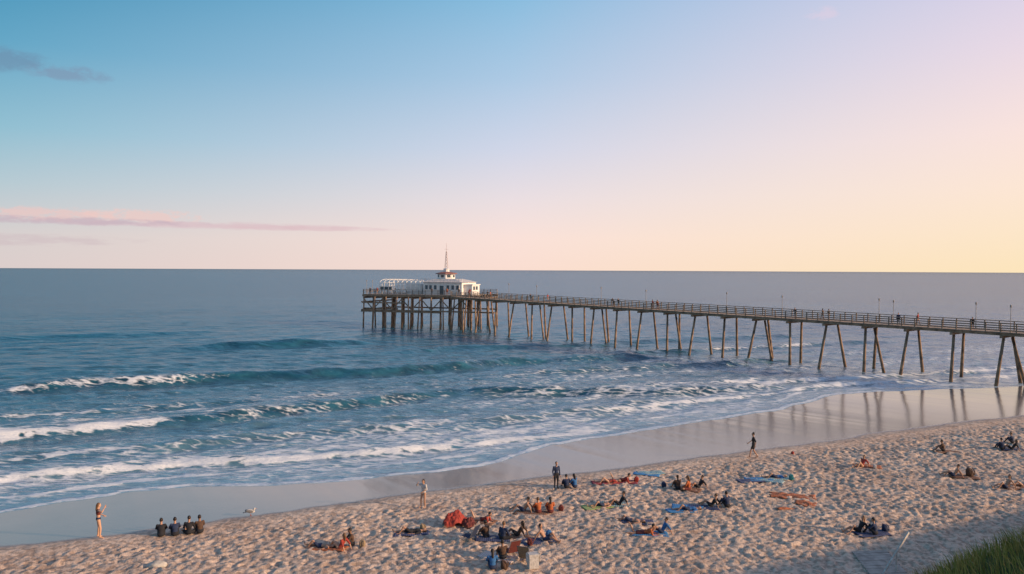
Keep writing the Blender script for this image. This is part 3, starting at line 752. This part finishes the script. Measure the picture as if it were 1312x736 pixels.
# ------------------------------------------------------------------ terrain
def terrain(S, T, X, Y):
    Z = base_z(X, Y)
    tw = waterline(S)
    wetline = 44.9+(fbm(S*.12, S*0+1.7, 60, 3)-.5)*2.0
    wet = smooth((T-wetline)/1.1+.5*(fbm(S*.9, T*.9, 61, 3)-.5))
    dry = (1-wet)
    near = smooth((T-6)/6)*smooth((200-abs(S))/20)
    f = fbm(S*.55, T*.55, 11, 3)-.5
    g = fbm(S*2.6, T*2.6, 21, 3)-.5
    act = smooth((44.5-T)/3.0)*.85+.15
    Z = Z+near*dry*act*(f*.09+g*.18)
    Z = Z+foot*dry*act*1.25
    Z = Z+.05*np.exp(-((T-wetline+.6)/.5)**2)*dry
    veg = smooth((Z-5.5+3*(fbm(S*.4, T*.4, 71, 3)-.5))/2.0)
    return Z, {'wet': wet, 'veg': veg}
sa = graded(-32, 95, .12, -5000, 5000, 1.09)
ta = np.concatenate([-np.array([4000, 2500, 1500, 900, 500, 300, 180, 110, 70, 45, 30, 20, 12, 6]), np.arange(-2, 18, .5), np.arange(18, 46, .12), np.arange(46, 72, .4), np.arange(72, 160, 4), [200, 300, 600]])
foot = np.zeros((len(sa), len(ta)))
i0 = int(np.searchsorted(sa, -31)); j0 = int(np.searchsorted(ta, 18.2))
NI = int(125/.12); NJ = int(27.5/.12)
ki = np.arange(-3, 4); KI, KJ = np.meshgrid(ki, ki, indexing='ij')
for _ in range(42000):
    i = i0+4+int(rng.random()*(NI-10)); j = j0+4+int((rng.random()**.9)*(NJ-10))
    if i+4 >= len(sa) or j+4 >= len(ta): continue
    th = rng.random()*3.14; c, s = math.cos(th), math.sin(th)
    a = (KI*c+KJ*s)/1.5; d = (-KI*s+KJ*c)/.95; q = a*a+d*d
    foot[i-3:i+4, j-3:j+4] += rng.uniform(.02, .055)*(-np.exp(-q*.9)+.45*np.exp(-(np.sqrt(q)-1.6)**2*2.5))
foot = np.clip(foot, -.11, .07)
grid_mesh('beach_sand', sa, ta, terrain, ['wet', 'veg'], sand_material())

# ------------------------------------------------------------------ sea
def bump1(T, tc, wf, wb):
    d = T-tc; return np.where(d < 0, np.exp(-(d/wf)**2), np.exp(-(d/wb)**2))
def env(S, a, b, f): return smooth((S-a)/f)*smooth((b-S)/f)
def seaf(S, T, X, Y):
    Z = np.zeros_like(S); F = np.zeros_like(S); FACE = np.zeros_like(S)
    tw = waterline(S)
    off = T-tw
    wig = (fbm(S*.07, S*0, 80, 3)-.5)*7; wig2 = (fbm(S*.4, S*0+4, 85, 3)-.5)*1.6
    waves = [ # tc, amp, wf, wb, s0, s1, fade, foam s0,s1,strength
      (155+wig*.8, .95, 1.7, 7, 2, 52, 18, 0, 0, 0),
      (190+wig, .6, 2, 8, -40, 30, 30, 0, 0, 0),
      (133+wig*1.2, .5, 1.5, 5, 30, 150, 20, 0, 0, 0),
      (109+wig, .85, 1.3, 5, -14, 84, 9, -34, 16, .56),
      (112-wig, .5, 1.1, 4.5, 70, 150, 12, 90, 130, .6),
      (97+wig*.7, .40, 1.0, 4, 26, 110, 20, 36, 66, .46),
      (91-wig*.5, .30, 1.0, 4, -20, 30, 9, -40, 14, .58),
      (np.interp(S, [-60, -2, 7, 37, 56, 75], [76, 79.8, 80.9, 86.5, 76, 73])+wig2*.3, .70, 1.0, 4, -70, 76, 9, -80, 9, .88),
      (np.interp(S, [56, 80, 110, 150], [79, 77, 73, 70]), .35, .8, 3.5, 50, 150, 9, 56, 150, .78),
      (np.interp(S, [40, 60, 80, 110, 150], [68, 69.5, 72, 68, 66])+wig2*.4, .22, .6, 2.5, 36, 150, 9, 40, 150, .76),
      (np.interp(S, [-60, -5, 5, 12, 21, 33, 42], [60, 64, 63.5, 61.8, 60.7, 60.5, 61])+wig2*.6, .28, .5, 2.0, -70, 50, 7, -80, 46, .98),
      (70+wig*.5+wig2*.4, .22, .7, 3, -50, 60, 9, -50, 10, .66),
    ]
    for tc, am, wf, wb, a, b_, fd, fa, fb_, fs in waves:
        e = env(S, a, b_, fd)*(.7+.6*fbm(S*.15, S*0+am*9, 90, 2))
        Z = Z+am*e*bump1(T, tc, wf, wb) - .25*am*e*np.exp(-((T-tc+wf*2.6)/(wf*1.4))**2)
        FACE = np.maximum(FACE, np.clip(e*am*1.7, 0, 1)*np.exp(-((T-tc+wf*.75)/(wf*.95))**2))  # mask for the shade painted on shoreward wave faces
        if fs > 0:
            fe = env(S, fa, fb_, 8)*(.30+1.3*fbm(S*.35, T*.15+am, 95, 4))
            F = np.maximum(F, fs*fe*np.maximum(np.exp(-((T-tc+wf*.5)/(wf*.7+.2))**2), .60*bump1(T, tc, wf, wb*1.1)))
    for lam, am, an in ((7.5, .08, 5), (4.6, .07, -14), (3.1, .05, 22), (2.1, .033, -35), (1.5, .02, 8)):
        a = R(an); ph = (T*math.cos(a)+S*math.sin(a))*2*math.pi/lam+6*fbm(S*.05, T*.05, int(lam*10), 2)
        lod = smooth((lam*45-off)/(lam*20))
        Z = Z+am*np.sin(ph)*lod*(.4+1.2*fbm(S*.08, T*.08, 99, 2))
    Z = Z*smooth(off/7.0+.02)+.012
    n_ = fbm(S*.5, T*.8, 110, 4)
    F = np.maximum(F, .95*np.exp(-((off-.35)/.40)**2)*(.4+1.0*fbm(S*.6, S*0+2, 111, 3)))
    l2 = 3.2+2.4*(fbm(S*.09, S*0+8, 141, 3)-.5)*2
    F = np.maximum(F, .82*np.exp(-((off-l2)/.5)**2)*(.35+1.1*fbm(S*.25, S*0+5, 143, 3)))
    zone = smooth(off/3)*smooth((66-off)/40)
    F = np.maximum(F, zone*(.28+.72*(fbm(S*.05, T*.22, 120, 4)-.42)+.38*(n_-.5)))
    inner = smooth((20-off)/11)*smooth(off/2)
    F = np.maximum(F, inner*(.42+.7*(fbm(S*.10, T*.42, 125, 4)-.5)))
    F = np.where(off > 75, F*.6, F)
    sh = np.exp(-np.maximum(off, 0)/6)*.5+.5*np.exp(-np.maximum(off, 0)/58)
    sh = sh*(1-.9*np.clip(FACE, 0, 1))  # dark wave faces painted in: the pale shallow-water tint is cut there
    return Z, {'foam': F, 'shallow_face_shade': sh}
sw = graded(-45, 130, .36, -20000, 20000, 1.05)
tw_ = np.concatenate([np.arange(49, 130, .22)]); x = tw_[-1]; st = .22; ext = []
while x < 25000: st *= 1.022; x += st; ext.append(x)
tw_ = np.concatenate([tw_, ext])
grid_mesh('sea', sw, tw_, seaf, ['foam', 'shallow_face_shade'], water_material())

# ------------------------------------------------------------------ grass on the bluff
NG = 42000
gx = rng.uniform(4.5, 20, NG); gy = rng.uniform(9, 21, NG); gzz = base_z(gx, gy); gn = fbm(gx*.8, gy*.8, 5, 2)
gv = []; gf = []; gm = []
for x, y, z, nn in zip(gx, gy, gzz, gn):
    if z < 6.2+rng.random()*1.6: continue
    h = rng.uniform(.15, .40)*(0.6+.8*nn); th = rng.random()*6.28; ln = rng.uniform(.05, .24); la = rng.normal(2.6, .9)
    w = rng.uniform(.006, .012); o_ = len(gv)
    c, s = math.cos(th)*w, math.sin(th)*w; lx, ly = math.cos(la)*ln, math.sin(la)*ln
    gv += [(x-c, y-s, z-.02), (x+c, y+s, z-.02), (x+lx*.35+c*.7, y+ly*.35+s*.7, z+h*.6), (x+lx*.35-c*.7, y+ly*.35-s*.7, z+h*.6), (x+lx, y+ly, z+h)]
    gf += [(o_, o_+1, o_+2, o_+3), (o_+3, o_+2, o_+4)]; k = 0 if rng.random() < .55 else 1; gm += [k, k]
me = bpy.data.meshes.new('grass'); me.from_pydata(gv, [], gf)
me.materials.append(mat('grass_green', (.26, .26, .05), .7, .4, 2)); me.materials.append(mat('grass_dry', (.50, .36, .10), .7, .4, 2))
me.polygons.foreach_set('material_index', gm)
link(bpy.data.objects.new('grass', me))

# ------------------------------------------------------------------ world
w = bpy.data.worlds.new('World'); scene.world = w; w.use_nodes = True
n, l = w.node_tree.nodes, w.node_tree.links
for k in list(n): n.remove(k)
out = n.new('ShaderNodeOutputWorld'); tc = n.new('ShaderNodeTexCoord'); sp = n.new('ShaderNodeSeparateXYZ'); l.new(tc.outputs['Generated'], sp.inputs[0])
def M(op, a, b=None, c=None, clamp=False):
    k = n.new('ShaderNodeMath'); k.operation = op; k.use_clamp = clamp
    for i, v in enumerate((a, b, c)):
        if v is None: continue
        if isinstance(v, (int, float)): k.inputs[i].default_value = v
        else: l.new(v, k.inputs[i])
    return k.outputs[0]
X, Y, Z = sp.outputs
ln = M('SQRT', M('ADD', M('MULTIPLY', X, X), M('ADD', M('MULTIPLY', Y, Y), 1e-6)))
U = M('DIVIDE', X, ln); Vv = M('DIVIDE', Z, ln)
def ramp(stops):
    r = n.new('ShaderNodeValToRGB'); l.new(M('MAXIMUM', M('MINIMUM', Vv, 1), 0), r.inputs[0])
    cr = r.color_ramp
    while len(cr.elements) < len(stops): cr.elements.new(.5)
    for e, (p, c) in zip(cr.elements, stops): e.position = p; e.color = lin(c)
    return r.outputs[0]
rl = ramp([(0, (222, 208, 206)), (.035, (217, 209, 208)), (.09, (184, 203, 212)), (.15, (146, 192, 211)), (.24, (100, 167, 199)), (.34, (56, 142, 181)), (1, (70, 120, 165))])
rc = ramp([(0, (253, 224, 212)), (.04, (252, 227, 219)), (.09, (236, 224, 228)), (.15, (211, 216, 234)), (.24, (174, 203, 230)), (.34, (138, 190, 224)), (1, (95, 135, 180))])
rr_ = ramp([(0, (255, 231, 190)), (.04, (255, 232, 202)), (.09, (255, 232, 214)), (.15, (252, 229, 223)), (.24, (235, 219, 231)), (.34, (212, 208, 234)), (1, (150, 160, 195))])
def mix(f, a, b):
    k = n.new('ShaderNodeMixRGB')
    if isinstance(f, float): k.inputs[0].default_value = f
    else: l.new(f, k.inputs[0])
    for i, v in ((1, a), (2, b)):
        if isinstance(v, tuple): k.inputs[i].default_value = v
        else: l.new(v, k.inputs[i])
    return k.outputs[0]
col = mix(M('DIVIDE', M('ADD', U, .54), .54, clamp=True), rl, rc)
col = mix(M('DIVIDE', U, .54, clamp=True), col, rr_)
def cloud(u0, uw, v0, vw, colr, su, sv, lo, hi, strength, seed):
    cb = n.new('ShaderNodeCombineXYZ'); l.new(M('MULTIPLY', U, su), cb.inputs[0]); l.new(M('MULTIPLY', Vv, sv), cb.inputs[1]); cb.inputs[2].default_value = seed
    nz = n.new('ShaderNodeTexNoise'); nz.inputs['Scale'].default_value = 1; nz.inputs['Detail'].default_value = 8; nz.inputs['Roughness'].default_value = .62; l.new(cb.outputs[0], nz.inputs['Vector'])
    du = M('DIVIDE', M('SUBTRACT', U, u0), uw); dv = M('DIVIDE', M('SUBTRACT', Vv, v0), vw)
    g = M('EXPONENT', M('MULTIPLY', M('ADD', M('MULTIPLY', du, du), M('MULTIPLY', dv, dv)), -1))
    front = M('GREATER_THAN', Y, 0.0)
    k = n.new('ShaderNodeMapRange'); k.interpolation_type = 'SMOOTHSTEP'
    l.new(M('MULTIPLY', M('MULTIPLY', nz.outputs[0], g), front), k.inputs[0]); k.inputs[1].default_value = lo; k.inputs[2].default_value = hi; k.inputs[4].default_value = strength
    return k.outputs[0]
col = mix(cloud(-.34, .22, .0505, .0065, None, 26, 150, .24, .54, .65, 1.3), col, lin((220, 188, 196)))
col = mix(cloud(-.50, .10, .058, .011, None, 70, 150, .26, .48, .75, 4.7), col, lin((236, 200, 196)))
col = mix(cloud(-.42, .09, .060, .011, None, 80, 150, .28, .48, .7, 21.7), col, lin((240, 203, 197)))
col = mix(cloud(-.48, .15, .0515, .006, None, 50, 180, .22, .46, .65, 31.7), col, lin((198, 174, 188)))
col = mix(cloud(-.24, .12, .049, .004, None, 26, 180, .20, .46, .55, 9.1), col, lin((222, 190, 196)))
col = mix(cloud(-.52, .14, .030, .010, None, 26, 140, .26, .52, .5, 12.1), col, lin((206, 186, 192)))
col = mix(cloud(-.54, .050, .220, .018, None, 50, 90, .22, .52, .6, 2.2), col, lin((110, 138, 168)))
col = mix(cloud(-.485, .045, .212, .012, None, 50, 90, .20, .48, .6, 7.2), col, lin((128, 146, 174)))
col = mix(cloud(.42, .03, .335, .018, None, 50, 80, .22, .50, .6, 5.5), col, lin((248, 216, 222)))
col = mix(cloud(.36, .03, .30, .012, None, 50, 80, .28, .52, .4, 6.5), col, lin((234, 210, 226)))
sky = n.new('ShaderNodeTexSky'); sky.sky_type = 'NISHITA'; sky.sun_disc = False; sky.sun_elevation = SUN_EL; sky.sun_rotation = SUN_AZ
bg1 = n.new('ShaderNodeBackground'); l.new(sky.outputs[0], bg1.inputs[0]); bg1.inputs[1].default_value = .08
bg2 = n.new('ShaderNodeBackground'); l.new(col, bg2.inputs[0]); bg2.inputs[1].default_value = 1.0
ms = n.new('ShaderNodeMixShader'); ms.inputs[0].default_value = .97; l.new(bg1.outputs[0], ms.inputs[1]); l.new(bg2.outputs[0], ms.inputs[2]); l.new(ms.outputs[0], out.inputs[0])

sd = bpy.data.lights.new('sun', 'SUN'); sd.energy = 5.0; sd.angle = R(.6); sd.color = (1, .70, .44)
so = link(bpy.data.objects.new('sun', sd))
dirv = Vector((math.sin(SUN_AZ)*math.cos(SUN_EL), math.cos(SUN_AZ)*math.cos(SUN_EL), math.sin(SUN_EL)))
so.rotation_euler = dirv.to_track_quat('Z', 'Y').to_euler(); so.location = (30, 10, 40)

cam = bpy.data.cameras.new('camera'); cam.sensor_width = 36; cam.lens = 28; cam.clip_end = 60000; cam.clip_start = .1
co = link(bpy.data.objects.new('camera', cam)); co.location = (0, 0, 14.5)
co.rotation_euler = (Matrix.Rotation(R(90-1.235), 3, 'X') @ Matrix.Rotation(R(.26), 3, 'Z')).to_euler()
scene.camera = co
